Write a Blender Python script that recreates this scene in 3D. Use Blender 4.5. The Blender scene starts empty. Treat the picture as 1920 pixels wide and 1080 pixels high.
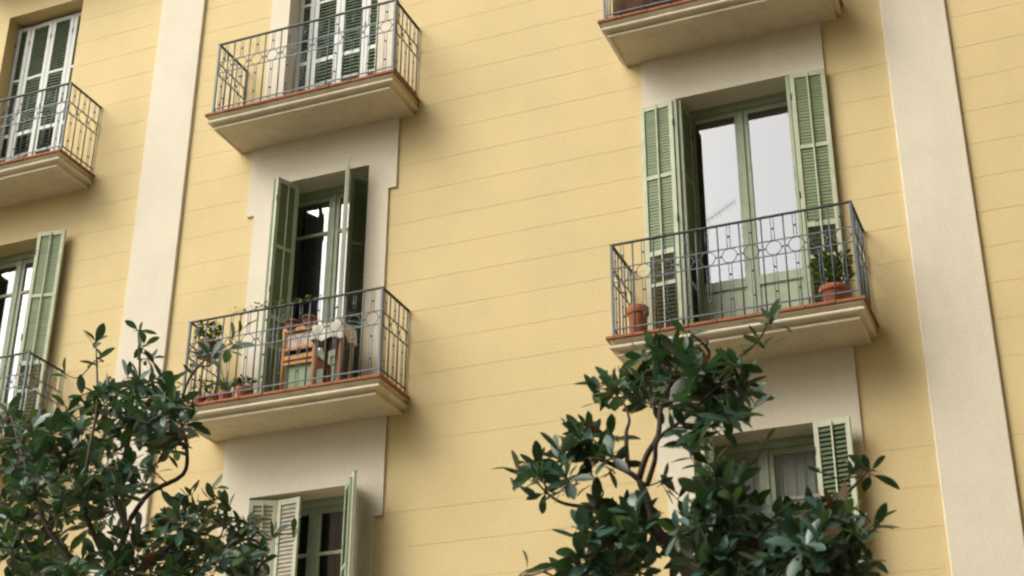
import bpy, math, random
from mathutils import Vector, Matrix
S = bpy.context.scene
COL = S.collection
rad = math.radians

# ------------------------------------------------------------------ camera
# world: X along the facade, Y into the building (facade face at Y=0), Z up, eye at Z=0
CAM = Vector((0.0, -12.0, 0.0))
RX = Vector((0.9244658, 0.3812493, 0.00345753))      # camera right
RD = Vector((-0.16390337, 0.4055934, -0.89923839))   # camera down
RF = Vector((-0.34423636, 0.83074843, 0.43744527))   # camera forward
FPX = 2842.13
cd = bpy.data.cameras.new('camera')
cam = bpy.data.objects.new('camera', cd)
COL.objects.link(cam)
m = Matrix((( RX.x, -RD.x, -RF.x, CAM.x), (RX.y, -RD.y, -RF.y, CAM.y), (RX.z, -RD.z, -RF.z, CAM.z), (0, 0, 0, 1)))
cam.matrix_world = m
cd.sensor_width = 36
cd.lens = FPX/1920*36
cd.clip_start = 0.1
cd.clip_end = 2000
cd.dof.use_dof = True
cd.dof.focus_distance = 13.6
cd.dof.aperture_fstop = 2.8
S.camera = cam

# ------------------------------------------------------------------ light
SUN_EL, SUN_AZ = 44, 42          # azimuth: degrees from -Y (in front of the facade) towards -X (left)
w = bpy.data.worlds.new("World")
S.world = w
w.use_nodes = True
nt = w.node_tree
bg = nt.nodes['Background']
sky = nt.nodes.new('ShaderNodeTexSky')
sky.sky_type = 'NISHITA'
sky.sun_disc = False
sky.sun_elevation = rad(SUN_EL)
sd = Vector((-math.sin(rad(SUN_AZ))*math.cos(rad(SUN_EL)), -math.cos(rad(SUN_AZ))*math.cos(rad(SUN_EL)), math.sin(rad(SUN_EL))))
sky.sun_rotation = math.atan2(sd.x, sd.y)
sky.air_density = 1.0
sky.dust_density = 2.0
sky.ozone_density = 1.0
hsv = nt.nodes.new('ShaderNodeHueSaturation')
hsv.inputs['Saturation'].default_value = 0.28       # thin even overcast
nt.links.new(sky.outputs[0], hsv.inputs['Color'])
wt = nt.nodes.new('ShaderNodeMix'); wt.data_type = 'RGBA'; wt.blend_type = 'MULTIPLY'
wt.inputs[0].default_value = 1.0
wt.inputs[7].default_value = (1.0, 0.97, 0.85, 1)
nt.links.new(hsv.outputs[0], wt.inputs[6])
nt.links.new(wt.outputs[2], bg.inputs['Color'])
bg.inputs['Strength'].default_value = 0.15
sl = bpy.data.lights.new('sun', 'SUN')
sl.energy = 0.5
sl.angle = rad(36)
sl.color = (1.0, 0.93, 0.82)
so = bpy.data.objects.new('sun', sl)
COL.objects.link(so)
so.rotation_euler = sd.to_track_quat('Z', 'Y').to_euler()
so.location = (-10, -20, 30)
S.view_settings.view_transform = 'Standard'
S.view_settings.look = 'None'
S.view_settings.exposure = 1.56
S.view_settings.gamma = 1
S.render.engine = 'CYCLES'
S.cycles.pixel_filter_type = 'BLACKMAN_HARRIS'
S.cycles.filter_width = 2.3
S.cycles.max_bounces = 8

# ------------------------------------------------------------------ helpers
R = random.Random(7)

def ray(px, py):
    return RX*((px-960)/FPX) + RD*((py-540)/FPX) + RF
def un(px, py, Y):
    d = ray(px, py)
    return CAM + d*((Y-CAM.y)/d.y)

class MB:
    def __init__(s): s.v = []; s.f = []; s.m = []; s.sm = []
    def add(s, vs, fs, mi=0, smooth=False):
        o = len(s.v); s.v += [tuple(v) for v in vs]
        for f in fs: s.f.append([i+o for i in f]); s.m.append(mi); s.sm.append(smooth)
    def box(s, x0, x1, y0, y1, z0, z1, mi=0):
        s.add([(x0,y0,z0),(x1,y0,z0),(x1,y1,z0),(x0,y1,z0),(x0,y0,z1),(x1,y0,z1),(x1,y1,z1),(x0,y1,z1)],
              [(0,3,2,1),(4,5,6,7),(0,1,5,4),(1,2,6,5),(2,3,7,6),(3,0,4,7)], mi)
    def obox(s, c, ax, ay, az, hx, hy, hz, mi=0):
        c = Vector(c); vs = []
        for k in (-1,1):
            for (a,b) in ((-1,-1),(1,-1),(1,1),(-1,1)):
                vs.append(c + ax*(a*hx) + ay*(b*hy) + az*(k*hz))
        s.add(vs, [(0,3,2,1),(4,5,6,7),(0,1,5,4),(1,2,6,5),(2,3,7,6),(3,0,4,7)], mi)
    def tube(s, pts, rs, n=6, mi=0, cap=True, smooth=True):
        pts = [Vector(p) for p in pts]
        if not hasattr(rs, '__len__'): rs = [rs]*len(pts)
        vs = []; fs = []; prev = None
        for i, p in enumerate(pts):
            if i == 0: d = pts[1]-p
            elif i == len(pts)-1: d = p-pts[i-1]
            else: d = pts[i+1]-pts[i-1]
            if d.length < 1e-9: d = Vector((0,0,1))
            d.normalize()
            if prev is None:
                a = Vector((0,0,1)) if abs(d.z) < .9 else Vector((1,0,0))
                u = d.cross(a).normalized()
            else:
                u = (prev - d*prev.dot(d))
                u = u.normalized() if u.length > 1e-6 else d.orthogonal().normalized()
            prev = u; v = d.cross(u)
            for k in range(n):
                t = 2*math.pi*k/n
                vs.append(p + (u*math.cos(t)+v*math.sin(t))*rs[i])
        for i in range(len(pts)-1):
            for k in range(n):
                fs.append((i*n+k, i*n+(k+1)%n, (i+1)*n+(k+1)%n, (i+1)*n+k))
        if cap:
            fs.append(tuple(range(n))[::-1]); fs.append(tuple(range((len(pts)-1)*n, len(pts)*n)))
        s.add(vs, fs, mi, smooth)
    def lathe(s, c, prof, n=20, mi=0, smooth=True):
        c = Vector(c); vs = []; fs = []
        for (r, z) in prof:
            for k in range(n):
                t = 2*math.pi*k/n; vs.append(c+Vector((r*math.cos(t), r*math.sin(t), z)))
        for i in range(len(prof)-1):
            for k in range(n): fs.append((i*n+k, i*n+(k+1)%n, (i+1)*n+(k+1)%n, (i+1)*n+k))
        fs.append(tuple(range(n))[::-1]); fs.append(tuple(range((len(prof)-1)*n, len(prof)*n)))
        s.add(vs, fs, mi, smooth)
    def ring(s, c, r, tr, axis='y', n=20, k=5, mi=0):
        c = Vector(c); vs = []; fs = []
        for i in range(n):
            t = 2*math.pi*i/n
            d = Vector((math.cos(t), 0, math.sin(t))) if axis == 'y' else (Vector((0, math.cos(t), math.sin(t))) if axis == 'x' else Vector((math.cos(t), math.sin(t), 0)))
            ax = Vector((0,1,0)) if axis == 'y' else (Vector((1,0,0)) if axis == 'x' else Vector((0,0,1)))
            for j in range(k):
                q = 2*math.pi*j/k
                vs.append(c + d*(r+tr*math.cos(q)) + ax*(tr*math.sin(q)))
        for i in range(n):
            for j in range(k):
                fs.append((i*k+j, i*k+(j+1)%k, ((i+1)%n)*k+(j+1)%k, ((i+1)%n)*k+j))
        s.add(vs, fs, mi, True)
    def build(s, name, mats, parent=None, loc=None):
        me = bpy.data.meshes.new(name)
        me.from_pydata(s.v, [], s.f)
        if not isinstance(mats, (list, tuple)): mats = [mats]
        for mm in mats: me.materials.append(mm)
        me.polygons.foreach_set('material_index', s.m)
        me.polygons.foreach_set('use_smooth', s.sm)
        me.update()
        o = bpy.data.objects.new(name, me)
        COL.objects.link(o)
        if loc is not None: o.location = loc
        if parent is not None: o.parent = parent
        return o

def tag(o, label=None, cat=None, group=None, kind=None):
    if label: o['label'] = label
    if cat: o['category'] = cat
    if group: o['group'] = group
    if kind: o['kind'] = kind
    return o
def empty(name, loc=(0,0,0), rz=0):
    o = bpy.data.objects.new(name, None); COL.objects.link(o)
    o.location = loc; o.rotation_euler = (0,0,rz); o.empty_display_size = .1
    return o
def bevel(o, wd=.004, seg=2):
    b = o.modifiers.new('bevel', 'BEVEL'); b.width = wd; b.segments = seg; b.limit_method = 'ANGLE'
    return o

# ------------------------------------------------------------------ materials
def mat(name, base, rough=.7, var=.12, scale=6, bump=0.0, bscale=60, metal=0, spec=.5, scale2=None, stain=None, stretch=None, grain=0):
    m = bpy.data.materials.new(name); m.use_nodes = True
    n = m.node_tree; b = n.nodes['Principled BSDF']; L = n.links
    b.inputs['Roughness'].default_value = rough
    b.inputs['Metallic'].default_value = metal
    b.inputs['Specular IOR Level'].default_value = spec
    geo = n.nodes.new('ShaderNodeNewGeometry')
    mp = n.nodes.new('ShaderNodeMapping')
    if stretch: mp.inputs['Scale'].default_value = stretch
    L.new(geo.outputs['Position'], mp.inputs['Vector'])
    nz = n.nodes.new('ShaderNodeTexNoise'); nz.inputs['Scale'].default_value = scale; nz.inputs['Detail'].default_value = 6; nz.inputs['Roughness'].default_value = .6
    L.new(mp.outputs[0], nz.inputs['Vector'])
    cr = n.nodes.new('ShaderNodeValToRGB')
    cr.color_ramp.elements[0].position = .3; cr.color_ramp.elements[1].position = .7
    d = [c*(1-var) for c in base]; u = [min(1, c*(1+var)) for c in base]
    cr.color_ramp.elements[0].color = (*d, 1); cr.color_ramp.elements[1].color = (*u, 1)
    L.new(nz.outputs['Fac'], cr.inputs['Fac'])
    out = cr.outputs[0]
    if stain:
        nz2 = n.nodes.new('ShaderNodeTexNoise'); nz2.inputs['Scale'].default_value = stain[1]; nz2.inputs['Detail'].default_value = 8
        mp2 = n.nodes.new('ShaderNodeMapping'); mp2.inputs['Scale'].default_value = stain[4] if len(stain) > 4 else (1,1,1)
        L.new(geo.outputs['Position'], mp2.inputs['Vector']); L.new(mp2.outputs[0], nz2.inputs['Vector'])
        r2 = n.nodes.new('ShaderNodeMapRange'); r2.inputs[1].default_value = stain[2]; r2.inputs[2].default_value = stain[2]+.2; r2.inputs[4].default_value = stain[3]
        L.new(nz2.outputs['Fac'], r2.inputs[0])
        mx = n.nodes.new('ShaderNodeMix'); mx.data_type = 'RGBA'
        L.new(r2.outputs[0], mx.inputs[0]); L.new(out, mx.inputs[6]); mx.inputs[7].default_value = (*stain[0], 1)
        out = mx.outputs[2]
    if grain:
        ng = n.nodes.new('ShaderNodeTexNoise'); ng.inputs['Scale'].default_value = 70; ng.inputs['Detail'].default_value = 2
        L.new(geo.outputs['Position'], ng.inputs['Vector'])
        rg = n.nodes.new('ShaderNodeMapRange'); rg.inputs[1].default_value = .3; rg.inputs[2].default_value = .7; rg.inputs[3].default_value = 1-grain; rg.inputs[4].default_value = 1+grain
        L.new(ng.outputs['Fac'], rg.inputs[0])
        vm = n.nodes.new('ShaderNodeVectorMath'); vm.operation = 'SCALE'
        L.new(out, vm.inputs[0]); L.new(rg.outputs[0], vm.inputs['Scale']); out = vm.outputs[0]
    L.new(out, b.inputs['Base Color'])
    if bump:
        nb = n.nodes.new('ShaderNodeTexNoise'); nb.inputs['Scale'].default_value = bscale; nb.inputs['Detail'].default_value = 5
        L.new(geo.outputs['Position'], nb.inputs['Vector'])
        bp = n.nodes.new('ShaderNodeBump'); bp.inputs['Strength'].default_value = bump; bp.inputs['Distance'].default_value = .01
        L.new(nb.outputs['Fac'], bp.inputs['Height']); L.new(bp.outputs[0], b.inputs['Normal'])
    return m

M = {}
M['yellow'] = mat('yellow_stucco', grain=.07, base=(.650,.520,.290), rough=.9, var=.05, scale=1.3, bump=.35, bscale=45, spec=.2, stain=((.57,.46,.27), .9, .5, .28, (1.3,1,.16)))
M['cream'] = mat('cream_stucco', grain=.05, base=(.685,.625,.525), rough=.9, var=.04, scale=2.0, bump=.3, bscale=60, spec=.2, stain=((.59,.53,.45), 1.4, .5, .5, (1.5,1,.3)))
M['slab'] = mat('balcony_stucco', grain=.06, base=(.64,.57,.45), rough=.9, var=.07, scale=3.0, bump=.25, bscale=50, spec=.2, stain=((.40,.36,.28), 5, .52, .35, (1.6,1.6,.5)))
M['tile'] = mat('terracotta_tile', (.30,.12,.065), .8, .25, 14, .3, 80, spec=.3)
M['green'] = mat('green_paint', (.30,.35,.255), .6, .14, 7, .15, 90, stain=((.40,.42,.30), 9, .55, .5, (1,1,.3)))
M['greenpale'] = mat('pale_green_paint', (.46,.49,.365), .65, .13, 9, .15, 90, stain=((.50,.48,.38), 9, .55, .5, (1,1,.3)))
M['slatgreen'] = mat('slat_green_paint', (.17,.22,.12), .65, .22, 5, .1, 90, stretch=(.6,.6,9))
M['white'] = mat('white_paint', (.52,.55,.54), .55, .06, 8, .1, 90, stain=((.50,.51,.47), 10, .55, .4, (1,1,.3)))
M['slatdark'] = mat('dark_green_slat', (.055,.085,.035), .6, .2, 9, .1, 90)
M['slatbeige'] = mat('beige_slat', (.34,.31,.25), .7, .15, 12, .1, 90)
M['iron'] = mat('blue_grey_iron', (.085,.112,.14), .5, .25, 30, .2, 150, metal=.2, stain=((.20,.12,.08), 18, .6, .5))
M['irondark'] = mat('dark_iron', (.035,.035,.035), .5, .25, 30, .2, 150, metal=.2)
M['terracotta'] = mat('terracotta', (.40,.15,.08), .85, .18, 18, .25, 90, spec=.2, stain=((.5,.36,.28), 22, .58, .5))
M['soil'] = mat('soil', (.05,.035,.02), .95, .3, 40, .6, 60)
M['wood'] = mat('orange_wood', (.62,.28,.07), .55, .2, 8, .15, 60, stretch=(4,4,.6))
M['darkwood'] = mat('brown_wood', (.26,.10,.035), .6, .2, 8, .15, 60)
M['cloth'] = mat('white_cloth', (.74,.68,.60), .9, .04, 9, .3, 25)
M['curtain'] = mat('curtain', (.78,.75,.77), .9, .08, 3, .2, 10)
M['redreflect'] = mat('red_reflection', (.16,.035,.03), .9, .2, 4, .2, 10)
M['darkcurtain'] = mat('grey_curtain', (.20,.24,.26), .9, .15, 4, .2, 10)
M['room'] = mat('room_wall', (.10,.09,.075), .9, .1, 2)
M['asphalt'] = mat('asphalt', (.075,.07,.055), .9, .2, 3, .5, 90)
M['paving'] = mat('paving', (.24,.20,.12), .85, .15, 3, .3, 60)
M['ground'] = mat('ground', (.16,.135,.09), .95, .2, .5)
M['bark'] = mat('bark', (.085,.060,.045), .9, .35, 30, .6, 50, stain=((.16,.14,.11), 12, .55, .6))
M['brickb'] = mat('brown_facade', (.12,.095,.05), .9, .15, 1.5, .2, 30)
M['greyb'] = mat('grey_facade', (.34,.29,.20), .9, .15, 1.5, .2, 30)
M['cushion'] = mat('cushion_fabric', (.68,.56,.50), .9, .2, 22, stain=((.35,.10,.06), 30, .58, .8))
M['greencloth'] = mat('green_fabric', (.28,.36,.24), .9, .15, 12)

def leafmat(name, top, under, rough=.40, transl=.14):
    m = bpy.data.materials.new(name); m.use_nodes = True
    n = m.node_tree; b = n.nodes['Principled BSDF']; L = n.links
    b.inputs['Roughness'].default_value = rough
    geo = n.nodes.new('ShaderNodeNewGeometry')
    nz = n.nodes.new('ShaderNodeTexNoise'); nz.inputs['Scale'].default_value = 9; nz.inputs['Detail'].default_value = 3
    L.new(geo.outputs['Position'], nz.inputs['Vector'])
    mx0 = n.nodes.new('ShaderNodeMix'); mx0.data_type = 'RGBA'
    mx0.inputs[6].default_value = (*[c*.6 for c in top], 1); mx0.inputs[7].default_value = (*[c*1.4 for c in top], 1)
    L.new(nz.outputs['Fac'], mx0.inputs[0])
    mx = n.nodes.new('ShaderNodeMix'); mx.data_type = 'RGBA'
    L.new(geo.outputs['Backfacing'], mx.inputs[0]); L.new(mx0.outputs[2], mx.inputs[6]); mx.inputs[7].default_value = (*under, 1)
    L.new(mx.outputs[2], b.inputs['Base Color'])
    tr = n.nodes.new('ShaderNodeBsdfTranslucent'); tr.inputs['Color'].default_value = (top[0]*2.2, top[1]*2.2, top[2]*.9, 1)
    ms = n.nodes.new('ShaderNodeMixShader'); ms.inputs[0].default_value = transl
    L.new(b.outputs[0], ms.inputs[1]); L.new(tr.outputs[0], ms.inputs[2])
    L.new(ms.outputs[0], n.nodes['Material Output'].inputs['Surface'])
    return m
LM = [leafmat('leaf_dark', (.024,.064,.040), (.030,.046,.024)),
      leafmat('leaf_mid', (.040,.098,.060), (.04,.06,.03)),
      leafmat('leaf_blue', (.052,.120,.098), (.05,.07,.04), .28),
      leafmat('leaf_young', (.060,.115,.030), (.10,.12,.04)),
      leafmat('leaf_rust', (.09,.04,.015), (.10,.05,.02), .6)]
PL = [leafmat('plant_leaf', (.030,.070,.022), (.05,.08,.03), .5, .2), leafmat('plant_leaf_light', (.10,.17,.05), (.12,.16,.06), .45, .25)]

def glassmat(name, refl, tint):
    m = bpy.data.materials.new(name); m.use_nodes = True
    n = m.node_tree; L = n.links; n.nodes.remove(n.nodes['Principled BSDF'])
    g = n.nodes.new('ShaderNodeBsdfGlossy'); g.inputs['Roughness'].default_value = .015; g.inputs['Color'].default_value = (*tint, 1)
    t = n.nodes.new('ShaderNodeBsdfTransparent'); t.inputs['Color'].default_value = (.75,.78,.76,1)
    ms = n.nodes.new('ShaderNodeMixShader')
    lw = n.nodes.new('ShaderNodeLayerWeight'); lw.inputs['Blend'].default_value = .25
    mr = n.nodes.new('ShaderNodeMapRange'); mr.inputs[3].default_value = refl; mr.inputs[4].default_value = 1
    L.new(lw.outputs['Fresnel'], mr.inputs[0]); L.new(mr.outputs[0], ms.inputs[0])
    L.new(t.outputs[0], ms.inputs[1]); L.new(g.outputs[0], ms.inputs[2])
    L.new(ms.outputs[0], n.nodes['Material Output'].inputs['Surface'])
    return m
M['glass'] = glassmat('coated_glass', .225, (.93,.93,1.0))
M['glasslow'] = glassmat('clear_glass', .10, (.9,.93,1.0))

# ------------------------------------------------------------------ setting
GZ = -1.6
b = MB(); b.box(-400, 400, -400, 400, GZ-.6, GZ-.14)
tag(b.build('ground', M['ground']), kind='structure')
b = MB(); b.box(-200, 200, -15.5, -5.5, GZ-.139, GZ-.12)
tag(b.build('road', M['asphalt']), kind='structure')
b = MB(); b.box(-200, 200, -5.5, -.02, GZ-.139, GZ); b.box(-200, 200, -5.65, -5.5, GZ-.118, GZ+.003)
tag(b.build('pavement', M['paving']), kind='structure')
b = MB(); b.box(-200, 200, -24, -15.5, GZ-.139, GZ)
tag(b.build('pavement', M['paving']), kind='structure')

# ------------------------------------------------------------------ main building
CA, CB, CE = -7.13, -2.715, -11.23
HW = .56
F0, F1, F2 = (1.9, 4.555), (5.375, 8.02), (8.70, 11.32)
bld = empty('apartment_building', (-6, 0, GZ))
OFF = Vector((6, 0, -GZ))       # children are modelled in world metres, then shifted to the parent's base
tag(bld, 'yellow stucco apartment building with cream pilasters, iron balconies and green shutters', 'building')
def part(b, name, mats, parent=bld):
    o = b.build(name, mats, parent)
    if parent is bld: o.location = OFF
    return o

def plate(b, xs, zs, filled, y0, yb, mi=0, yfun=None):
    nx, nz = len(xs)-1, len(zs)-1
    Y = lambda j: yfun(j) if yfun else y0
    for j in range(nz):
        for i in range(nx):
            if not filled(i, j): continue
            x0, x1, z0, z1 = xs[i], xs[i+1], zs[j], zs[j+1]; y = Y(j)
            b.add([(x0,y,z0),(x1,y,z0),(x1,y,z1),(x0,y,z1)], [(0,1,2,3)], mi)
            if i == 0 or not filled(i-1, j): b.add([(x0,y,z0),(x0,y,z1),(x0,yb,z1),(x0,yb,z0)], [(0,1,2,3)], mi)
            if i == nx-1 or not filled(i+1, j): b.add([(x1,y,z0),(x1,yb,z0),(x1,yb,z1),(x1,y,z1)], [(0,1,2,3)], mi)
            for (jj, z, fl) in ((j-1, z0, 0), (j+1, z1, 1)):
                if jj < 0 or jj >= nz or not filled(i, jj): ye = yb
                elif abs(Y(jj)-y) > 1e-6 and Y(jj) > y: ye = Y(jj)
                else: continue
                q = [(x0,y,z),(x1,y,z),(x1,ye,z),(x0,ye,z)]
                b.add(q, [(0,1,2,3) if fl else (3,2,1,0)], mi)

XL, XR, ZT = -19.0, 5.2, 15.6
e = .01
opens = []
for c in (CA, CB, CE):
    for (a, t) in (F0, F1, F2):
        g = e if c != CE else 0
        opens.append((c-HW-g, c+HW+g, a-g, t+g))
xs = sorted(set([XL, XR] + [v for o in opens for v in o[:2]]))
zz = set([GZ, ZT] + [v for o in opens for v in o[2:]])
grooves = [4.905+.3363*k for k in range(-13, 31)]
gs = []
for g in grooves:
    if any(abs(g-v) < .02 for v in zz): continue
    gs.append(g)
GW = .0018
zs = sorted(zz | set(v for g in gs for v in (g-GW, g+GW)))
isg = [any(abs((zs[j]+zs[j+1])/2-g) < 1e-4 for g in gs) for j in range(len(zs)-1)]
def wallfill(i, j):
    x, z = (xs[i]+xs[i+1])/2, (zs[j]+zs[j+1])/2
    return not any(o[0] < x < o[1] and o[2] < z < o[3] for o in opens)
b = MB()
plate(b, xs, zs, wallfill, 0, .42, 0, lambda j: .0024 if isg[j] else 0)
b.box(XL+.01, XR-.01, 9.0, 9.4, GZ, ZT-.01)
b.add([(XL+.002,.42,GZ),(XL+.002,.42,ZT),(XL+.002,9.4,ZT),(XL+.002,9.4,GZ)], [(0,1,2,3)])
b.add([(XR-.002,.42,GZ),(XR-.002,.42,ZT),(XR-.002,9.4,ZT),(XR-.002,9.4,GZ)], [(3,2,1,0)])
part(b, 'wall', M['yellow'])
b = MB(); b.box(XL-.3, XR+.3, -.35, 9.6, ZT, ZT+.25); b.box(XL-.15, XR+.15, -.18, 9.5, ZT-.2, ZT-.002)
part(b, 'cornice', M['cream'])
for (x0, x1) in ((-9.45, -8.85), (-1.26, -.685)):
    b = MB(); b.box(x0, x1, -.038, .004, GZ, ZT-.21)
    bevel(part(b, 'pilaster', M['cream']), .012, 3)

# cream surrounds with eared tops
def surround(c, o, zlo, zear, ztop):
    b = MB()
    xs = [c-.883, c-.795, c-HW, c+HW, c+.795, c+.883]
    zs = [zlo, o[0], zear, o[1], ztop] if zlo < o[0]-1e-4 else [o[0], zear, o[1], ztop]
    def fl(i, j):
        x, z = (xs[i]+xs[i+1])/2, (zs[j]+zs[j+1])/2
        if abs(x-c) < HW and o[0] < z < o[1]: return False
        if abs(x-c) > .795 and z < zear: return False
        return True
    plate(b, xs, zs, fl, -.024, .36)
    return bevel(part(b, 'window_surround', M['cream']), .004, 2)
for c in (CA, CB):
    surround(c, F0, 1.75, 4.22, 5.30)
    surround(c, F1, F1[0]-.1, 7.695, 8.60)
    surround(c, F2, F2[0]-.1, 11.0, 11.9)

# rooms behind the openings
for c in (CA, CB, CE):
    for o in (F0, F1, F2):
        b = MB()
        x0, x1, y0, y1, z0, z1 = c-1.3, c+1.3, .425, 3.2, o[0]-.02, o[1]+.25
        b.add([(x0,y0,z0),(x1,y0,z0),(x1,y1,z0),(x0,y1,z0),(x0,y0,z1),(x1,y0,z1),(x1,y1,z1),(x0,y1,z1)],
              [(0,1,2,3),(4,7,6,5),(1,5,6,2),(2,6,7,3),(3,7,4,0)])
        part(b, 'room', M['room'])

# balconies -------------------------------------------------------------
def sweep3(b, c, prof, mi=0):
    """profile of (half-width outset, z) swept round the left, front and right edge"""
    rows = []
    for (o_, z) in prof:
        hx = .49+o_; d = o_      # o_ = depth from wall
        rows.append([(c-hx, .0, z), (c-hx, -d, z), (c+hx, -d, z), (c+hx, .0, z)])
    for i in range(len(rows)-1):
        A, B = rows[i], rows[i+1]
        for k in range(3):
            b.add([A[k], A[k+1], B[k+1], B[k]], [(3,2,1,0)], mi, False)
def balcony(c, zt, seed):
    r = Random = random.Random(seed)
    b = MB()
    pr = [(.606,-.030),(.608,-.040),(.590,-.046),(.572,-.056),(.562,-.066),(.562,-.074)]
    for k in range(9):                                     # bulging torus
        t = math.pi*(.5 - k/8)
        pr.append((.566+.040*math.cos(t), -.100+.025*math.sin(t)))
    pr += [(.556,-.127),(.538,-.133),(.532,-.145),(.534,-.150),(.553,-.152),(.555,-.168),(.550,-.174),(.530,-.1745),(.526,-.164),(.516,-.164)]
    pr = [(a, zt+z) for a, z in pr]
    sweep3(b, c, pr)
    hx = .49+.606; b.add([(c-hx,0,zt-.03),(c+hx,0,zt-.03),(c+hx,-.606,zt-.03),(c-hx,-.606,zt-.03)], [(3,2,1,0)])
    hx = .49+.516; b.add([(c-hx,0,zt-.164),(c-hx,-.516,zt-.164),(c+hx,-.516,zt-.164),(c+hx,0,zt-.164)], [(3,2,1,0)])
    s = part(b, 'balcony', M['slab'])
    t = MB()                                               # terracotta edge tiles, slightly uneven
    n = 9; hw = 1.122
    for k in range(n):
        x0 = c-hw+2*hw*k/n; x1 = x0+2*hw/n-.004
        dy = r.uniform(-.004,.004); dz = r.uniform(-.002,.002)
        t.box(x0, x1, -.628+dy, -.32, zt-.029, zt+dz)
        t.box(x0, x1, -.316, -.003, zt-.029, zt+dz)
    bevel(t.build('floor_tiles', M['tile'], s), .006, 2)
    # railing
    g = MB(); H = .905; hw = 1.065; yf = -.56
    ztop = zt+H; zu = zt+.675; zl = zt+.535; zb = zt+.085
    g.box(c-hw-.014, c+hw+.014, yf-.014, yf+.014, ztop, ztop+.012, 1)
    for sx in (-1, 1): g.box(c+sx*hw-.014, c+sx*hw+.014, yf+.0145, -.0, ztop, ztop+.012, 1)
    def hbar(z, th):
        g.box(c-hw, c+hw, yf-th, yf+th, z-th, z+th)
        for sx in (-1, 1): g.box(c+sx*hw-th, c+sx*hw+th, yf+th+.001, -.0, z-th, z+th)
    hbar(zu, .0045); hbar(zl, .0045); hbar(zb, .006)
    for sx in (-1, 1): g.box(c+sx*hw-.011, c+sx*hw+.011, yf-.011, yf+.011, zt-.002, ztop)
    def single(p): g.tube([(p[0],p[1],zt-.002), (p[0],p[1],ztop)], .0075, 6)
    def double(p, ax):
        for sgn in (-1, 1):
            q = Vector(p) + (Vector((sgn*.0135,0,0)) if ax == 'x' else Vector((0,sgn*.0135,0)))
            g.tube([(q.x,q.y,zt-.002), (q.x,q.y,zl)], .0036, 5); g.tube([(q.x,q.y,zu), (q.x,q.y,ztop)], .0036, 5)
        for z in ((zu+ztop)/2, zl-.11, zb+.11): g.lathe((p[0],p[1],z), [(.002,-.011),(.010,-.006),(.010,.006),(.002,.011)], 6)
        g.ring((p[0],p[1],(zu+zl)/2), .066, .0042, 'y' if ax == 'x' else 'x', 22, 5)
        for sgn in (-1, 1):
            q = Vector((p[0],p[1],(zu+zl)/2)) + (Vector((sgn*.078,0,0)) if ax == 'x' else Vector((0,sgn*.078,0)))
            g.lathe(q, [(.002,-.010),(.010,-.004),(.010,.004),(.002,.010)], 6)
    n = 11; u = 2*hw/n
    for k in range(n):
        double((c-hw+(k+.5)*u, yf, 0), 'x')
        if k: single((c-hw+k*u, yf))
    n2 = 3; u2 = .55/n2
    for sx in (-1, 1):
        for k in range(n2):
            double((c+sx*hw, yf+(k+.5)*u2, 0), 'y')
            single((c+sx*hw, yf+(k+1)*u2-.01))
    g.build('railing', [M['iron'], M['irondark']], s)
    return s
for (c, z) in ((CA,5.36),(CB,5.36),(CE,5.36),(CA,8.69),(CB,8.69),(CE,8.69),(CE,12.02)):
    balcony(c, z, int(abs(c*10+z*100)))

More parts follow.
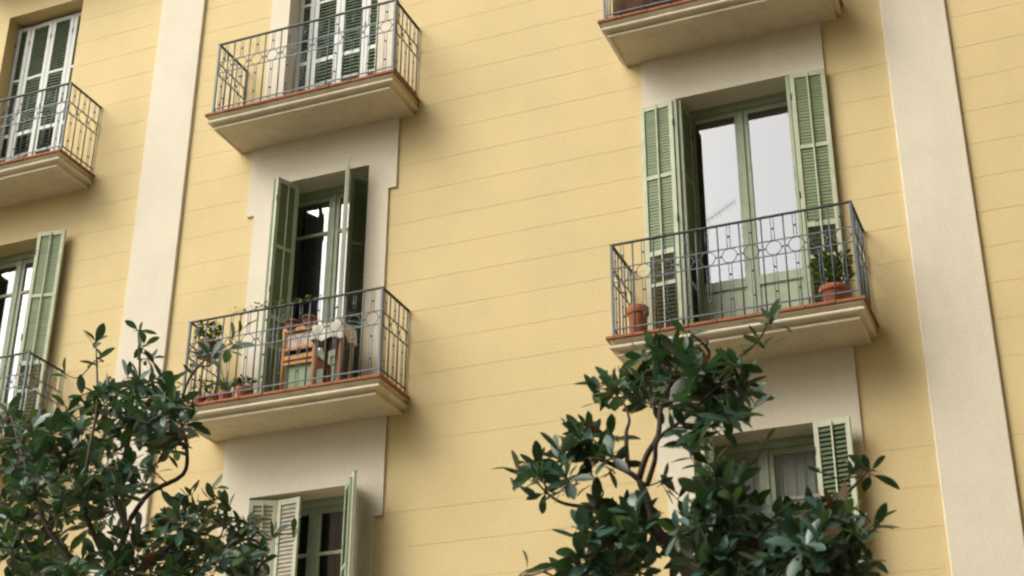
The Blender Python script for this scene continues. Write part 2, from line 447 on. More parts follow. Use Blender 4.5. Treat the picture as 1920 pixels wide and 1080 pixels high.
# windows ----------------------------------------------------------------
def french_window(c, o, transom, glassmid='glass', gb=.78, wm='green', ang=(0, 0)):
    y = .30
    b = MB(); x0, x1, z0, z1 = c-HW, c+HW, o[0], o[1]-.001
    fw = .040
    b.box(x0+.001, x0+fw, y-.04, y+.05, z0, z1); b.box(x1-fw, x1-.001, y-.04, y+.05, z0, z1)
    b.box(x0+fw, x1-fw, y-.039, y+.049, z1-.075, z1); b.box(x0+fw, x1-fw, y-.035, y+.05, z0, z0+.03)
    b.box(x0+fw, x1-fw, y-.055, y-.039, z1-.02, z1-.001)
    w = part(b, 'french_window', M[wm]); bevel(w, .004)
    zb, zt = z0+.032, z1-.078
    for s in (-1, 1):
        L = MB()
        h = Vector((c+s*(HW-fw-.002), y, 0)); wd = HW-fw-.004
        a = rad(ang[0 if s < 0 else 1])
        ux = Vector((-s*math.cos(a), math.sin(a), 0)); uy = Vector((s*math.sin(a), math.cos(a), 0)) if s > 0 else Vector((-math.sin(a), math.cos(a), 0))*1
        uz = Vector((0,0,1))
        def bx(u0, u1, v0, v1, w0, w1, mi=0, B=None):
            (B or L).obox(h+ux*((u0+u1)/2)+uy*((v0+v1)/2)+uz*((w0+w1)/2), ux, uy, uz, (u1-u0)/2, (v1-v0)/2, (w1-w0)/2, mi)
        st = .056; gz0 = z0+gb
        bx(0, st, -.02, .02, zb, zt); bx(wd-st-.008, wd, -.02, .02, zb, zt)
        bx(st, wd-st-.008, -.019, .019, zt-.055, zt); bx(st, wd-st-.008, -.019, .019, zb, zb+.13)
        bx(st, wd-st-.008, -.019, .019, gz0-.085, gz0)
        bx(st, wd-st-.008, -.008, .010, zb+.13, gz0-.085)                      # sunk panel
        bx(st+.035, wd-st-.043, -.016, -.0085, zb+.165, gz0-.12)                 # raised field
        bx(st-.01, wd-st+.002, -.030, -.0195, gz0-.10, gz0-.085)                  # drip mould
        if transom: bx(st, wd-st-.008, -.018, .018, transom-.017, transom+.017)
        if s < 0: bx(wd-.012, wd+.022, -.034, -.0205, zb, zt)                    # centre cover strip
        lf = bevel(L.build('door_leaf', M[wm], w), .003)
        P = MB()
        segs = [(gz0, zt-.055)] if not transom else [(gz0, transom-.017), (transom+.017, zt-.055)]
        for (a0, a1) in segs:
            q = [h+ux*st+uz*a0, h+ux*(wd-st-.008)+uz*a0, h+ux*(wd-st-.008)+uz*a1, h+ux*st+uz*a1]
            P.add(q, [(0,1,2,3) if s < 0 else (3,2,1,0)])
        P.build('pane', M[glassmid if isinstance(glassmid, str) else glassmid[0 if s < 0 else 1]], w)
    return w

def shutter(parent, p0, p1, o, style, rod=True, sections=None, label=None, topin=.045, st=.042):
    """one louvred leaf standing between plan points p0 and p1"""
    a = Vector((p0[0], p0[1], 0)); c = Vector((p1[0], p1[1], 0))
    ux = (c-a); L = ux.length; ux.normalize(); uy = Vector((-ux.y, ux.x, 0)); uz = Vector((0,0,1))
    if uy.y > 0: pass
    z0, z1 = o[0]+.02, o[1]-topin
    B = MB(); th = .016
    def bx(u0, u1, v0, v1, w0, w1, mi=0):
        B.obox(a+ux*((u0+u1)/2)+uy*((v0+v1)/2)+uz*((w0+w1)/2), ux, uy, uz, (u1-u0)/2, (v1-v0)/2, (w1-w0)/2, mi)
    bx(0, st, -th, th, z0, z1); bx(L-st, L, -th, th, z0, z1)
    rails = [z1-.055, z1-.84+.03, z1-1.64+.03, z1-1.96+.03, z0+.07]
    hts = [.055, .038, .050, .038, .07]
    tops = [z1, rails[1]+.0, rails[2], rails[3], z0+.07]
    edges = []
    bx(st, L-st, -th+.001, th-.001, z1-.055, z1); prev = z1-.055
    for (zc, h) in ((z1-.80, .038), (z1-1.60, .05), (z1-1.92, .038)):
        bx(st, L-st, -th+.001, th-.001, zc-h/2, zc+h/2); edges.append((zc+h/2, prev)); prev = zc-h/2
    bx(st, L-st, -th+.001, th-.001, z0, z0+.075); edges.append((z0+.075, prev))
    side = -1 if uy.y > 0 else 1            # outward = the face looking to the street
    out = uy*side
    rr = random.Random(int((p0[0]*1000+p0[1]*77+o[0]*13)))
    for si, (e0, e1) in enumerate(edges):
        sty = style[si] if isinstance(style, (list, tuple)) else style
        pitch = .032 if sty == 'closed' else .040; n = max(1, int((e1-e0)/pitch)); pitch = (e1-e0)/n
        for k in range(n):
            zc = e0+(k+.5)*pitch
            if sty == 'closed': t = rad(rr.uniform(77, 82)); hw = .0185; mi = 1
            elif sty == 'shut': t = rad(rr.uniform(70, 76)); hw = .0265; mi = 1
            elif sty == 'half': t = rad(rr.uniform(60, 65)); hw = .0285; mi = 1
            else: t = rad(rr.uniform(26, 38)); hw = .020; mi = 2
            # slat slopes down towards the street
            d = (out*math.cos(t) - uz*math.sin(t)); nn = d.cross(ux).normalized()
            B.obox(a+ux*(L/2)+uz*zc, ux, d, nn, L/2-st, hw, .0028, mi)
    if rod:
        B.obox(a+ux*(L/2)+out*(th+.006)+uz*((z1-.02+z0+.1)/2), ux, uy, uz, .0075, .006, (z1-.02-z0-.1)/2)
    # hinges
    for hz in (z0+.25, (z0+z1)/2, z1-.25):
        B.tube([a+uz*(hz-.035)+out*.018, a+uz*(hz+.035)+out*.018], .007, 6, 3)
    return B, ux

def add_shutter(parent, p0, p1, o, style, mats, **k):
    B, ux = shutter(parent, p0, p1, o, style, **k)
    return bevel(B.build('shutter', mats, parent), .002, 1)
GM = [M['green'], M['slatgreen'], M['slatdark'], M['irondark']]
PM = [M['greenpale'], M['slatgreen'], M['slatdark'], M['irondark']]
WM = [M['white'], M['slatdark'], M['slatdark'], M['irondark']]
BM = [M['greenpale'], M['slatbeige'], M['slatbeige'], M['irondark']]

cl3 = ['closed','closed','open','open']
# right column, middle floor
w = french_window(CB, F1, None)
add_shutter(w, (-3.285,-.075), (-3.615,-.045), F1, cl3, PM)
add_shutter(w, (CB-HW+.03,.235), (-3.262,-.080), F1, cl3, GM)
add_shutter(w, (CB-HW+.065,.24), (-3.225,-.055), F1, cl3, GM, rod=False)
add_shutter(w, (-2.150,-.085), (-1.825,-.055), F1, cl3, PM)
add_shutter(w, (CB+HW-.03,.235), (-2.175,-.080), F1, cl3, GM)
# left column, middle floor
w = french_window(CA, F1, 7.50)
add_shutter(w, (-7.562,-.190), (-7.452,.065), F1, ['closed','closed','closed','closed'], PM, topin=.02)
add_shutter(w, (-7.672,.03), (-7.592,-.180), F1, 'half', [M['green'],M['slatbeige'],M['slatbeige'],M['irondark']], rod=False, topin=.02)
add_shutter(w, (-6.592,.20), (-6.800,.015), F1, 'shut', GM, rod=False)
add_shutter(w, (-6.820,-.01), (-6.672,-.275), F1, 'half', PM, topin=-.01)
# far-left column, middle floor
w = french_window(CE, F1, 7.52)
add_shutter(w, (-10.655,-.150), (-10.330,-.090), F1, cl3, PM)
add_shutter(w, (CE+HW-.03,.22), (-10.675,-.120), F1, cl3, GM)
add_shutter(w, (CE-HW+.03,.22), (-11.785,-.110), F1, cl3, GM)
add_shutter(w, (-11.805,-.120), (-12.12,-.080), F1, cl3, PM)
# upper floor: white shutters pulled to
for c in (CA, CE):
    w = french_window(c, F2, 10.8, 'glasslow')
    for k in range(4):
        x0, xe = [(c-HW+.006, c-.362), (c-.358, c-.020), (c-.016, c+.308), (c+.312, c+HW-.006)][k]
        dy = (.02 if k in (1, 2) else 0)
        add_shutter(w, (x0,.19+(dy if k in (1,) else 0)), (xe,.19+(.015 if k == 0 else 0)), F2, ['half','half','open','open'] if c == CE else ['half','half','half','half'],
                    WM if (c == CE or k == 0) else [M['white'], M['slatdark'], M['slatbeige'], M['irondark']], rod=False, topin=.055, st=.055)
w = french_window(CB, F2, 10.8)
add_shutter(w, (CB-HW-.01,-.06), (CB-HW-.33,-.05), F2, cl3, PM)
add_shutter(w, (CB+HW+.01,-.06), (CB+HW+.33,-.05), F2, cl3, PM)
# lower floor
w = french_window(CA, F0, 4.02, 'glasslow')
add_shutter(w, (-7.655,-.070), (-7.405,.035), F0, 'shut', BM)
add_shutter(w, (-7.395,.035), (-7.140,.010), F0, 'shut', BM, rod=False)
add_shutter(w, (-6.600,-.085), (-6.415,-.335), F0, 'half', GM, rod=False)
add_shutter(w, (-6.575,-.070), (-6.370,-.350), F0, 'half', PM, topin=-.01)
w = french_window(CB, F0, 4.02, 'glasslow')
add_shutter(w, (-2.205,-.135), (-1.895,-.165), F0, 'half', [M['greenpale'], M['slatdark'], M['slatdark'], M['irondark']])
add_shutter(w, (CB+HW-.03,.22), (-2.185,-.110), F0, 'half', GM)
add_shutter(w, (CB-HW+.03,.20), (-3.115,-.110), F0, 'half', GM, rod=False)
add_shutter(w, (-3.085,-.090), (-3.095,-.380), F0, 'half', PM)

# curtains
def curtain(x0, x1, y, z0, z1, material, label, n=46, seed=1):
    r = random.Random(seed); b = MB(); pts = []
    ph = [r.uniform(0,6) for _ in range(4)]
    for i in range(n+1):
        t = i/n; x = x0+(x1-x0)*t
        yy = y + .022*math.sin(t*38+ph[0]) + .015*math.sin(t*71+ph[1])
        pts.append((x, yy))
    vs = [(x, yy, z0) for x, yy in pts] + [(x, y+(yy-y)*.5, z1) for x, yy in pts]
    b.add(vs, [(i, i+1, n+2+i, n+1+i) for i in range(n)], 0, True)
    b.add([(x, yy+.003, z) for x, yy, z in vs], [(n+1+i, n+2+i, i+1, i) for i in range(n)], 0, True)
    b.tube([(x0-.03, y, z1+.01), (x1+.03, y, z1+.01)], .009, 8)
    o = b.build('curtain', material); tag(o, label, 'curtain', 'curtains behind the window panes')
    return o
curtain(CB-.50, CB-.06, .385, F0[0]+.05, F0[1]-.10, M['curtain'], 'sheer grey curtain in left half of the window behind the right tree')
curtain(CB+.02, CB+.50, .385, F0[0]+.05, F0[1]-.10, M['curtain'], 'sheer grey curtain in right half of the window behind the right tree', seed=4)
curtain(CA+.08, CA+.50, .44, F0[0]+.05, F0[1]-.10, M['redreflect'], 'dark red sheet added as a red reflection in the lowest window of the left column', seed=2)  # red sheet stands in for a brick building mirrored in the pane

curtain(CA-.40, CA-.235, .385, F1[0]+.05, F1[1]-.10, M['darkcurtain'], 'narrow blue-grey curtain inside the glass door behind the wooden chair', seed=7)
# ------------------------------------------------------------------ pots and furniture
def foliage(b, c, rx, rz, n, ls, seed, up=.4, mats=2):
    r = random.Random(seed)
    for _ in range(n):
        t, u = r.uniform(0, 6.283), r.random()**.5
        p = Vector(c)+Vector((rx*u*math.cos(t), rx*u*math.sin(t)*.8, r.uniform(-rz, rz)*(1-.35*u)))
        d = Vector((math.cos(t)*r.uniform(.3,1), math.sin(t)*r.uniform(.3,1), r.uniform(-.4, 1)*up+.1)).normalized()
        s = d.cross(Vector((r.uniform(-.4,.4), r.uniform(-.4,.4), 1))).normalized(); nn = s.cross(d)
        L = ls*r.uniform(.6, 1.25); W = L*r.uniform(.22, .34)
        b.add([p, p+d*L*.5+s*W-nn*L*.03, p+d*L-nn*L*.12, p+d*L*.5-s*W-nn*L*.03, p+d*L*.5+nn*L*.05], [(0,1,4),(1,2,4),(2,3,4),(3,0,4)], r.choice(range(mats)))
def pot(name, x, y, z, r0, h, label, plant, cat='potted plant', group='potted plants on the balconies', saucer=True):
    t = empty(name, (x,y,z)); tag(t, label, cat, group)
    b = MB()
    s = .012 if saucer else 0
    pf = [(r0*.66,s),(r0*.70,s+.004),(r0*.90,s+h*.74),(r0*.92,s+h*.76),(r0*1.02,s+h*.77),(r0*1.04,s+h*.79),(r0*1.04,s+h*.98),(r0*1.0,s+h),(r0*.92,s+h),(r0*.90,s+h*.93)]
    b.lathe((0,0,0), pf, 24)
    b.build('pot', M['terracotta'], t)
    if saucer:
        q = MB(); q.lathe((0,0,0), [(r0*.8,0),(r0*.95,.0),(r0*1.02,.022),(r0*.98,.022),(r0*.9,.0105)], 24); q.build('saucer', M['terracotta'], t)
    q = MB(); q.lathe((0,0,0), [(r0*.2, s+h*.90),(r0*.89, s+h*.93),(r0*.5, s+h*.945)], 16); q.build('soil', M['soil'], t)
    f = MB(); plant(f, s+h); f.build('foliage', PL, t)
    return t
def bushy(rx, rz, n, ls, seed, lift=None):
    def g(f, z):
        r = random.Random(seed)
        for _ in range(9):
            e = Vector((r.uniform(-rx,rx)*.8, r.uniform(-rx,rx)*.6, z+rz*r.uniform(.7,1.9)))
            f.tube([(0,0,z-.02), e*.5+Vector((0,0,z*.3)), e], [.004,.003,.0015], 4)
        foliage(f, (0,0,z+rz), rx, rz, n, ls, seed)
    return g
def spiky(n, L, seed):
    def g(f, z):
        r = random.Random(seed)
        for _ in range(n):
            t = r.uniform(0,6.28); d = Vector((math.cos(t)*.35*r.random(), math.sin(t)*.3*r.random(), 1)).normalized()
            s = d.cross(Vector((math.cos(t+1), math.sin(t+1), 0))).normalized(); l = L*r.uniform(.5,1)
            p = Vector((0,0,z-.02))+Vector((math.cos(t),math.sin(t),0))*.02; W = .009
            bend = Vector((math.cos(t),math.sin(t),-.3))*l*.18
            f.add([p-s*W, p+s*W, p+d*l*.6+s*W*.9+bend*.3, p+d*l*.6-s*W*.9+bend*.3, p+d*l+bend], [(0,1,2,3),(3,2,4)], r.choice((0,1)))
    return g
FZ = 5.361
pot('potted_plant', -1.885, -.38, FZ, .122, .21, 'broad terracotta pot with a dense dark shrub at right end of the right balcony', bushy(.155,.17,620,.05,3))
def sparse(n, seed):
    def g(f, z):
        r = random.Random(seed)
        for _ in range(n):
            t = r.uniform(0,6.28); e = Vector((math.cos(t)*.05, math.sin(t)*.05, z+r.uniform(.01,.06)))
            f.tube([(0,0,z-.015), e], [.003,.0015], 4)
    return g
pot('potted_plant', -3.600, -.42, FZ, .094, .31, 'small terracotta pot with bare soil at left end of the right balcony', sparse(5, 3), 'flower pot')
# left balcony row, standing on the floor
pot('potted_plant', -8.085, -.44, FZ, .062, .15, 'small pot with tall leafy stems at far left end of the left balcony floor', bushy(.06,.11,60,.05,5), saucer=False)
pot('potted_plant', -7.955, -.40, FZ, .065, .15, 'small reddish pot second from left on the left balcony floor', bushy(.06,.08,50,.05,9), saucer=False)
pot('potted_plant', -7.800, -.43, FZ, .068, .15, 'terracotta pot with upright sword leaves on the left balcony floor', spiky(26,.28,6), saucer=False)
pot('potted_plant', -7.590, -.42, FZ, .085, .15, 'wide low pot with a rounded dark plant nearest the green shutter', bushy(.10,.055,150,.05,8))
# pots hung inside the railing
def hung(x, z, r0, h, label, plant):
    t = pot('hanging_pot', x, -.56+.016+r0*1.05, z, r0, h, label, plant, 'flower pot', 'terracotta pots hung on the left balcony railing', saucer=False)
    b = MB(); b.ring((0,0,h*.72), r0*.93, .005, 'z', 20, 5)
    yr = -(r0*1.05+.016)
    b.tube([(0,-r0*.93,h*.72), (0,yr+.012,h*.72), (0,yr+.012,h*.72+.03)], .004, 5)
    b.build('bracket', M['irondark'], t)
    return t
t = hung(-8.045, 5.955, .092, .13, 'terracotta pot with a feathery green plant hung at the left corner of the left railing', bushy(.115,.10,230,.055,12))
q = MB(); q.lathe((0,0,-.03), [(.05,0),(.115,.0),(.125,.03),(.118,.03),(.10,.006)], 22); q.build('saucer', M['irondark'], t)
hung(-7.085, 6.045, .078, .085, 'shallow terracotta bowl hung above the left half of the wooden chair', sparse(4, 6))
hung(-6.895, 6.055, .078, .085, 'shallow terracotta bowl with white filling hung above the right half of the wooden chair', lambda f, z: foliage(f, (0,0,z+.012), .06, .014, 50, .025, 4))
# a vine trained along the handrail
t = MB(); r = random.Random(21); pts = []
for i in range(30):
    x = -7.70+i*.034; pts.append((x, -.575+.012*math.sin(i*1.7), 6.285+.012*math.sin(i*.9)))
t.tube(pts, .0028, 5)
for i, p in enumerate(pts):
    if r.random() < .55:
        foliage(t, (p[0], p[1], p[2]+.01), .025, .035, 3, .055, 100+i, 1.0)
tag(t.build('climbing_plant', PL), 'thin leafy vine twisting along the handrail of the left balcony', 'plant')

# wooden chair, its back to the railing
ch = empty('wooden_chair', (-6.995, -.315, FZ)); tag(ch, 'orange wooden chair with a flowered cushion standing on the left balcony', 'chair')
W2 = .168; yb = -.135; yf_ = .17
for sx in (-1, 1):
    b = MB(); b.tube([(sx*W2, yb, 0), (sx*W2, yb, .40), (sx*W2, yb-.02, .70)], [.017,.019,.015], 8); b.build('leg', M['wood'], ch)
    b = MB(); b.tube([(sx*W2, yf_, 0), (sx*W2, yf_, .38)], [.014,.018], 8); b.build('leg', M['wood'], ch)
b = MB(); b.box(-W2+.012, W2-.012, yb-.016, yb+.004, .365, .41); b.box(-W2+.012, W2-.012, yb-.014, yb+.002, .315, .345)
b.box(-W2-.002, W2+.002, yb-.033, yb-.008, .655, .70); b.box(-W2+.012, W2-.012, yb-.024, yb-.006, .46, .485)
bevel(b.build('backrest', M['wood'], ch), .004)
b = MB(); b.box(-W2-.005, W2+.005, yb+.006, yf_+.02, .38, .40); bevel(b.build('seat', M['wood'], ch), .004)
b = MB(); b.box(-W2+.02, W2-.02, yb-.004, yb+.045, .49, .65); bevel(b.build('cushion', M['cushion'], ch), .018, 3)
b = MB(); b.box(-W2+.025, W2-.025, yb+.02, yb+.028, .06, .36); bevel(b.build('cover', M['greencloth'], ch), .003)
for zz_ in (.13, .22):
    b = MB(); b.tube([(-W2, yf_, zz_), (W2, yf_, zz_)], .008, 6); b.build('stretcher', M['wood'], ch)

tb = empty('side_table', (-6.67, -.36, FZ)); tag(tb, 'small brown wooden table beside the chair on the left balcony', 'table')
b = MB(); b.box(-.155, .155, -.125, .125, .645, .665); bevel(b.build('tabletop', M['darkwood'], tb), .003)
for sx in (-1, 1):
    for sy in (-1, 1):
        b = MB(); b.box(sx*.135-.014, sx*.135+.014, sy*.105-.014, sy*.105+.014, 0, .644); bevel(b.build('leg', M['darkwood'], tb), .003)
b = MB(); n = 60; top = []; bot = []
r = random.Random(3)
for i in range(n):
    t = i/n*4; k = int(t); f = t-k
    cs = [(-.165,-.135),(.165,-.135),(.165,.135),(-.165,.135)]
    p, q = cs[k], cs[(k+1)%4]; x, y = p[0]+(q[0]-p[0])*f, p[1]+(q[1]-p[1])*f
    wv = .012*math.sin(i*1.15)+.006*math.sin(i*2.3)
    L_ = math.hypot(x, y); top.append((x, y, .672)); bot.append((x+x/L_*(.012+wv), y+y/L_*(.012+wv), .505+.02*math.sin(i*.8)))
b.add(top+bot, [(i, n+i, n+(i+1)%n, (i+1)%n) for i in range(n)], 0, True); b.add(top, [tuple(range(n))])
o = b.build('tablecloth', M['cloth'], loc=(-6.67, -.36, FZ)); tag(o, 'off-white cloth draped over the small balcony table', 'tablecloth')
b = MB(); b.lathe((0,0,0), [(.02,0),(.032,.004),(.036,.06),(.03,.085),(.033,.09)], 18); b.ring((.042,0,.045), .022, .004, 'y', 14, 5)
o = b.build('jug', M['cloth'], loc=(-6.62, -.37, FZ+.674)); tag(o, 'small white jug standing on the cloth of the balcony table', 'jug')

# dark brown reed screen behind the upper right railing
b = MB()
for i in range(150):
    x = -3.70+i*.0125
    b.tube([(x, -.52+.002*math.sin(i*2.1), 8.70), (x, -.52+.002*math.sin(i*1.3), 9.50+.01*math.sin(i*5.7))], .0062, 5)
for z in (8.80, 9.10, 9.40): b.box(-3.70, -1.84, -.512, -.508, z-.006, z+.006)
tag(b.build('reed_screen', M['darkwood']), 'dark brown reed screen behind the railing of the topmost right balcony', 'screen')

# ------------------------------------------------------------------ magnolias
def leaf(b, p, d, nrm, L, W, mi, curl, fold):
    s = d.cross(nrm).normalized(); nrm = s.cross(d).normalized()
    prof = [(0,.05),(.14,.42),(.36,.86),(.58,1.0),(.78,.80),(.92,.42),(1.0,.04)]
    vs = []
    for (t, wd) in prof:
        c = p + d*(L*t*(1-.10*curl*curl*t)) - nrm*(L*curl*t*t*.55)
        for k in (-1, 0, 1):
            vs.append(c + s*(k*W*wd) + nrm*(abs(k)*W*wd*fold))
    fs = []
    for i in range(len(prof)-1):
        for k in range(2): fs.append((i*3+k, i*3+k+1, (i+1)*3+k+1, (i+1)*3+k))
    b.add(vs, fs, mi, True)
def whorl(b, tw, p, ax, r, size=1.0, n=None):
    ax = ax.normalized(); u = ax.orthogonal().normalized(); v = ax.cross(u)
    n = n or r.randint(6, 10); ph = r.uniform(0, 6.28)
    for i in range(n):
        t = ph+i*2.4+r.uniform(-.25,.25)
        rr = u*math.cos(t)+v*math.sin(t)
        open_ = rad(r.uniform(35, 105)) if i > 1 else rad(r.uniform(10, 40))
        d = (ax*math.cos(open_)+rr*math.sin(open_)); d.z -= r.uniform(0, .25); d.normalize()
        nn = (ax*math.sin(open_)-rr*math.cos(open_))
        nn = (nn + Vector((0,0,.35)) + Vector((r.uniform(-.3,.3),r.uniform(-.3,.3),0)))
        if nn.length < .1: nn = Vector((0,0,1))
        L = size*r.uniform(.10, .175); W = L*r.uniform(.17, .225)
        x = r.random(); mi = 0 if x < .36 else 1 if x < .66 else 2 if x < .92 else 3 if x < .99 else 4
        st = p - ax*r.uniform(0, .07)
        base = st + d*.018
        tw.tube([st, base], .0022, 4, cap=False)
        leaf(b, base, d, nn, L, W, mi, r.uniform(.0, .55), r.uniform(.08, .38))
def inpoly(x, y, P):
    c = False
    for i in range(len(P)):
        x1, y1 = P[i]; x2, y2 = P[i-1]
        if (y1 > y) != (y2 > y) and x < (x2-x1)*(y-y1)/(y2-y1)+x1: c = not c
    return c
def tree(name, label, Y0, trunk, limbs, tips, fills, seed, below):
    r = random.Random(seed)
    T = [un(px, py, Y0+dy) for (px, py, dy) in trunk]
    base = Vector((T[0].x+.1, T[0].y, GZ)); root = empty(name, base); tag(root, label, 'tree', 'magnolia trees in front of the facade')
    off = -base
    tk = MB(); pts = [base+Vector((0,0,-.05)), base+Vector((.02,.01,.5)), base.lerp(T[0], .6)+Vector((.04,0,0))] + T
    n = len(pts); nodes = []
    def smooth(P, k=4):
        out = []
        for i in range(len(P)-1):
            p0 = P[max(i-1,0)]; p1 = P[i]; p2 = P[i+1]; p3 = P[min(i+2,len(P)-1)]
            for j in range(k):
                t = j/k
                out.append(.5*((2*p1)+(p2-p0)*t+(2*p0-5*p1+4*p2-p3)*t*t+(3*p1-p0-3*p2+p3)*t*t*t))
        out.append(P[-1]); return out
    sp = smooth(pts); m_ = len(sp)
    rs = [.055*(1-i/(m_-1))**.8+.016 for i in range(m_)]
    tk.tube([p+off for p in sp], rs, 10)
    tk.build('trunk', M['bark'], root)
    for p, q in zip(sp, rs): 
        if p.z > 1.2: nodes.append((p, q))
    br = MB()
    for lb in limbs:
        P = smooth([un(px, py, Y0+dy) for (px, py, dy) in lb[1:]], 4)
        near = min(nodes, key=lambda q: (q[0]-P[0]).length)
        if (near[0]-P[0]).length > .02: P = smooth([near[0], near[0].lerp(P[0], .5)+Vector((0,0,.02))], 3)[:-1] + P
        r0 = min(lb[0], near[1]*.95); k = len(P)
        rs2 = [r0*(1-i/(k-1))+.0045 for i in range(k)]
        br.tube([p+off for p in P], rs2, 7)
        nodes += list(zip(P, rs2))
    W = [(un(px, py, Y0+dy), sz, nn) for (px, py, dy, sz, nn) in tips]
    for (P, cnt, dmin, dr) in fills:
        x0, x1 = min(p[0] for p in P), max(p[0] for p in P); y0, y1 = min(p[1] for p in P), max(p[1] for p in P)
        got = []; tries = 0
        while len(got) < cnt and tries < 6000:
            tries += 1; x, y = r.uniform(x0, x1), r.uniform(y0, y1)
            if not inpoly(x, y, P): continue
            if any((x-a)**2+(y-b_)**2 < dmin*dmin for a, b_ in got): continue
            got.append((x, y)); W.append((un(x, y, Y0+r.uniform(*dr)), r.uniform(.85,1.1), None))
    for _ in range(below[0]):                    # the crown goes on below the picture
        x, y = r.uniform(*below[1]), r.uniform(1090, 1550)
        W.append((un(x, y, Y0+r.uniform(-.8,.8)), 1.0, 7))
    fol = MB()
    cen = sum((q[0] for q in nodes), Vector())/len(nodes)
    W.sort(key=lambda q: min((q[0]-a[0]).length for a in nodes))
    for (p, sz, nn) in W:
        # join to a near node, preferring ones lower than the tip
        best = min(nodes, key=lambda q: (q[0]-p).length + max(0, q[0].z-p.z)*1.2)
        q = best[0]; dist = (p-q).length
        mid = q.lerp(p, .55)+Vector((r.uniform(-.06,.06), r.uniform(-.06,.06), -.10*dist+r.uniform(-.03,.03)))
        P = smooth([q, mid, p], 4)
        r0 = min(.004+.010*dist, best[1]*.9); k = len(P)
        rs2 = [r0*(1-i/(k-1))+.0028 for i in range(k)]
        br.tube([v+off for v in P], rs2, 5)
        nodes += [(P[i], rs2[i]) for i in range(2, k)]
        ax = (P[-1]-P[-3]).normalized()*.8 + Vector((0,0,.55)) + Vector((r.uniform(-.3,.3), r.uniform(-.4,.2), 0))
        whorl(fol, br, p+off, ax, r, sz, nn)
        if nn is None and dist > .14:            # a few leaves back along the shoot
            whorl(fol, br, P[-3]+off, ax, r, sz*.85, r.randint(2, 4))
    br.build('branches', M['bark'], root)
    fol.build('crown', LM, root)
    return root

tree('magnolia_tree', 'glossy dark green magnolia rising in front of the left balconies', -3.7,
     [(150,1500,0),(190,1250,0),(205,1100,0),(245,973,0)],
     [(.026,(245,973,0),(282,923,0),(343,890,.05),(350,839,.05),(338,775,0),(355,710,-.1),(392,668,-.1),(430,645,-.15)),
      (.022,(215,1080,0),(160,960,-.2),(165,860,-.2),(182,760,-.1),(180,650,-.1)),
      (.020,(235,1000,0),(230,880,.2),(255,770,.1),(262,690,0),(259,625,0)),
      (.022,(190,1120,0),(90,990,-.3),(50,880,-.2),(20,780,-.1)),
      (.022,(205,1130,0),(300,1040,-.2),(360,985,-.2),(395,940,-.2)),
      (.018,(300,1040,-.2),(400,1030,-.1),(470,1010,0),(500,1040,0)),
      (.016,(350,839,.05),(300,800,0),(290,750,0))],
     [(180,640,-.1,.95,6),(259,618,0,.85,4),(270,648,0,.95,7),(283,672,.1,.95,6),(178,676,0,.9,4),(153,742,-.1,.95,5),(125,762,-.1,.9,4),(120,700,0,.7,3),
      (241,707,0,1,7),(204,742,0,1,7),(259,737,.1,1,7),(296,728,0,.95,6),(324,712,.1,.95,6),(343,748,0,1,7),(356,690,-.1,.9,5),(392,668,-.2,1,6),(436,645,-.25,1.0,6),
      (333,779,0,1,6),(356,795,0,.95,6),(343,822,0,.85,3),(185,779,0,1,7),(231,788,0,1,8),(268,798,0,1,8),(296,784,0,1,8),
      (455,612,-.3,.9,2),(361,925,-.1,.9,5),(343,940,-.1,1,7),(393,938,-.2,.95,6),(426,948,-.1,.9,5),(463,975,0,1,7),(405,915,-.2,.8,2),
      (14,774,0,1,7),(28,825,0,1,8),(60,800,-.2,1,7),(106,795,0,.95,6),(490,1050,0,1,8),(440,1030,0,1,8),(550,1000,.1,.75,3),(515,1000,.1,.8,4)],
     [([(0,770),(60,790),(110,770),(160,770),(200,720),(250,690),(310,715),(350,760),(360,800),(330,850),(290,860),(280,900),(230,950),(200,990),(150,990),(120,960),(90,970),(60,940),(0,950)],108,14,(-.6,.6)),
      ([(295,975),(340,950),(420,955),(470,990),(490,1090),(100,1090),(170,1030),(230,1000)],60,15,(-.5,.5)),
      ([(0,950),(80,985),(140,1040),(150,1090),(0,1090)],34,14,(-.6,.5))],
     11, (60,(-150,500)))

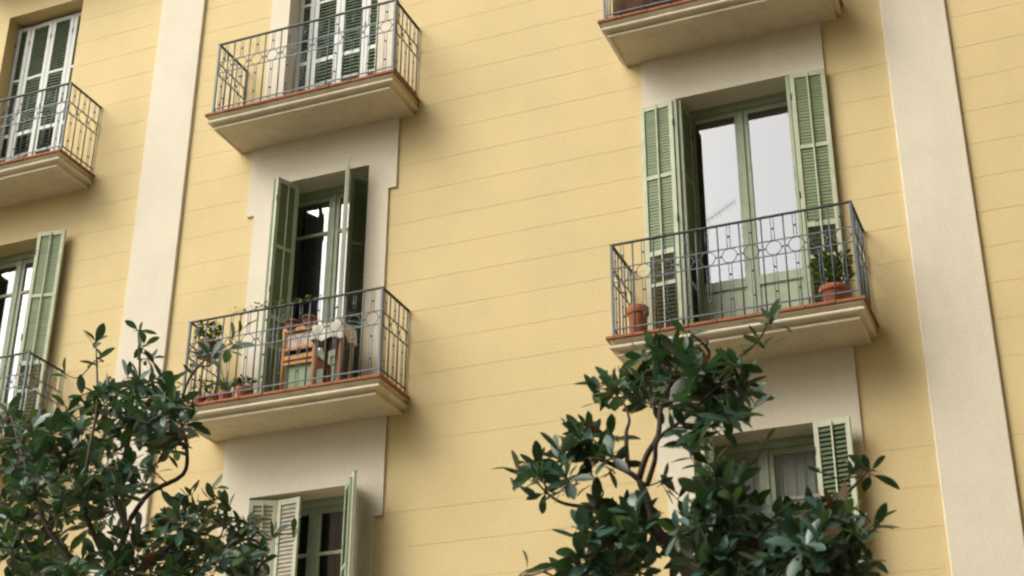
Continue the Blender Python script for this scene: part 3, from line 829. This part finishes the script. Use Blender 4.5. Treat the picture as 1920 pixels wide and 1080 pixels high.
tree('magnolia_tree', 'glossy dark green magnolia rising in front of the right balcony and lowest right window', -4.3,
     [(1370,1500,0),(1345,1250,0),(1292,1075,0),(1253,1024,0),(1225,985,0),(1212,935,0),(1198,899,0)],
     [(.024,(1198,899,0),(1212,855,0),(1234,816,0),(1240,760,.05),(1262,715,.1),(1310,690,.1),(1370,680,0),(1420,640,-.1),(1445,595,-.1)),
      (.014,(1214,908,0),(1228,863,-.05),(1235,822,-.1),(1290,780,-.1),(1340,730,-.1),(1390,700,-.1)),
      (.014,(1198,899,0),(1178,885,0),(1140,868,0),(1105,850,-.05),(1075,830,-.1)),
      (.011,(1178,885,0),(1174,816,0),(1180,785,0),(1165,745,0)),
      (.012,(1210,930,0),(1150,955,.1),(1084,949,.1),(1050,941,.1),(1023,922,0),(995,890,0)),
      (.024,(1253,1024,0),(1320,975,-.1),(1360,920,-.1),(1385,880,-.1)),
      (.024,(1292,1075,0),(1400,1020,-.2),(1500,970,-.2),(1580,930,-.1),(1625,885,-.1)),
      (.020,(1400,1020,-.2),(1500,1040,0),(1590,1020,0),(1650,985,0)),
      (.016,(1225,985,0),(1160,1010,-.2),(1100,1040,-.2),(1000,1078,-.1)),
      (.014,(1262,715,.1),(1240,680,.1),(1225,650,.1)),
      (.012,(1310,690,.1),(1330,660,0),(1290,620,-.1))],
     [(1445,597,-.1,.95,6),(1425,640,-.1,.85,5),(1285,622,-.1,.7,4),(1225,652,.1,1,7),(1262,655,0,1,8),(1300,655,0,1,7),(1325,675,0,1,7),(1130,715,0,.95,5),(1120,740,0,.95,6),(1160,720,0,1,7),
      (1395,715,-.1,1,7),(1385,745,-.1,.95,5),(1375,770,-.1,.95,5),(1405,770,-.1,.8,3),(1350,790,0,1,6),(1290,830,0,1.05,7),(1310,800,0,1,8),
      (975,865,0,.95,6),(1000,885,0,1,7),(970,905,0,.9,3),(1020,925,0,.85,4),(1085,820,-.1,1,8),(1105,800,-.1,.95,6),(1060,850,-.1,1,7),(1100,860,0,1,8),(1125,850,0,1,7),(1155,870,0,.9,5),(1110,890,0,.9,4),(1060,912,0,.85,3),
      (1120,945,.1,1,6),(1135,960,.1,1,6),(1330,870,-.1,1.05,8),(1360,890,-.1,1,7),(1245,900,0,.9,3),(1270,925,.1,.85,4),
      (1632,876,-.1,.95,5),(1600,885,-.1,.8,4),(1646,975,0,.95,6),(1630,1040,0,.85,4),(1600,1000,0,1,7),(1540,885,-.2,.8,3),(1430,832,0,.75,2),
      (990,1068,-.1,.9,4),(1090,1045,-.2,1,8),(1130,1000,-.2,1,7)],
     [([(1205,660),(1290,645),(1350,690),(1395,665),(1400,720),(1395,765),(1370,790),(1320,800),(1290,840),(1255,770),(1190,760),(1135,750),(1150,715)],36,15,(-.4,.4)),
      ([(985,885),(1015,865),(1080,812),(1130,805),(1160,840),(1140,870),(1100,890),(1060,905),(1015,905)],13,16,(-.3,.3)),
      ([(1095,1000),(1125,955),(1180,945),(1210,965),(1215,1010),(1190,1035),(1220,1090),(1070,1090),(1050,1070)],34,13,(-.4,.4)),
      ([(1270,1000),(1310,930),(1340,880),(1380,900),(1420,955),(1500,950),(1560,945),(1600,970),(1615,1090),(1320,1090),(1285,1040)],108,13,(-.6,.5))],
     23, (60,(1000,1700)))

# ------------------------------------------------------------------ the far side of the street, plus unseen blocks added for shade and reflection
def far_building(label, x0, x1, y0, y1, h, mt, face):
    t = empty('apartment_building', ((x0+x1)/2, (y0+y1)/2, GZ)); tag(t, label, 'building')
    cx, cy = (x0+x1)/2, (y0+y1)/2
    b = MB(); b.box(x0-cx, x1-cx, y0-cy, y1-cy, 0, h); b.build('wall', mt, t)
    b = MB(); b.box(x0-cx-.3, x1-cx+.3, y0-cy-.3, y1-cy+.3, h, h+.3); b.build('roof', M['slab'], t)
    n = int((x1-x0)/3.2); fl = int((h-1)/3.3)
    for k in range(fl):
        for i in range(n):
            x = -(x1-x0)/2+(i+.5)*(x1-x0)/n; b = MB()
            b.box(x-.55, x+.55, (y1-y0)/2, (y1-y0)/2+.05, 1+k*3.3, 3.3+k*3.3); b.build('window', M['slatdark'], t)
far_building('dark brown wing added out of view to shade the right end of the facade', 1.6, 14, -9.2, -.06, 22, M['brickb'], 1)  # unseen wing, added to darken the right end of the wall
far_building('grey apartment building on the far side of the street', -24, -2, -42, -28, 17, M['greyb'], 1)
far_building('narrow tall brown block added across the street to darken a pane by reflection', -30, -26.0, -30.5, -28.5, 28.0, M['brickb'], 1)  # unseen tower, added for its dark reflection in the left column's door
far_building('tall brown block added out of view across the street to shade the right facade', -4.3, 16, -34, -15.8, 33, M['brickb'], 1)  # unseen block, added to cut the skylight on the facade's right part
ant = empty('roof_antenna', (-11.1, -30.2, GZ+17.3)); tag(ant, 'thin rooftop television antenna across the street, mirrored in the right balcony pane', 'antenna')
b = MB(); b.tube([(0,0,0), (0,0,8.3)], .03, 6); b.build('mast', M['irondark'], ant)
b = MB(); b.tube([(-.2,0,7.75), (1.25,.1,8.5)], .012, 5)
for i in range(12):
    t = i/11; p = Vector((-.2+1.45*t, .1*t, 7.75+.75*t)); l = .10+.09*((i*7)%5)/4
    b.tube([p+Vector((.25*l,0,-l)), p+Vector((-.25*l,0,l))], .0065, 4)
b.build('aerial', M['irondark'], ant)
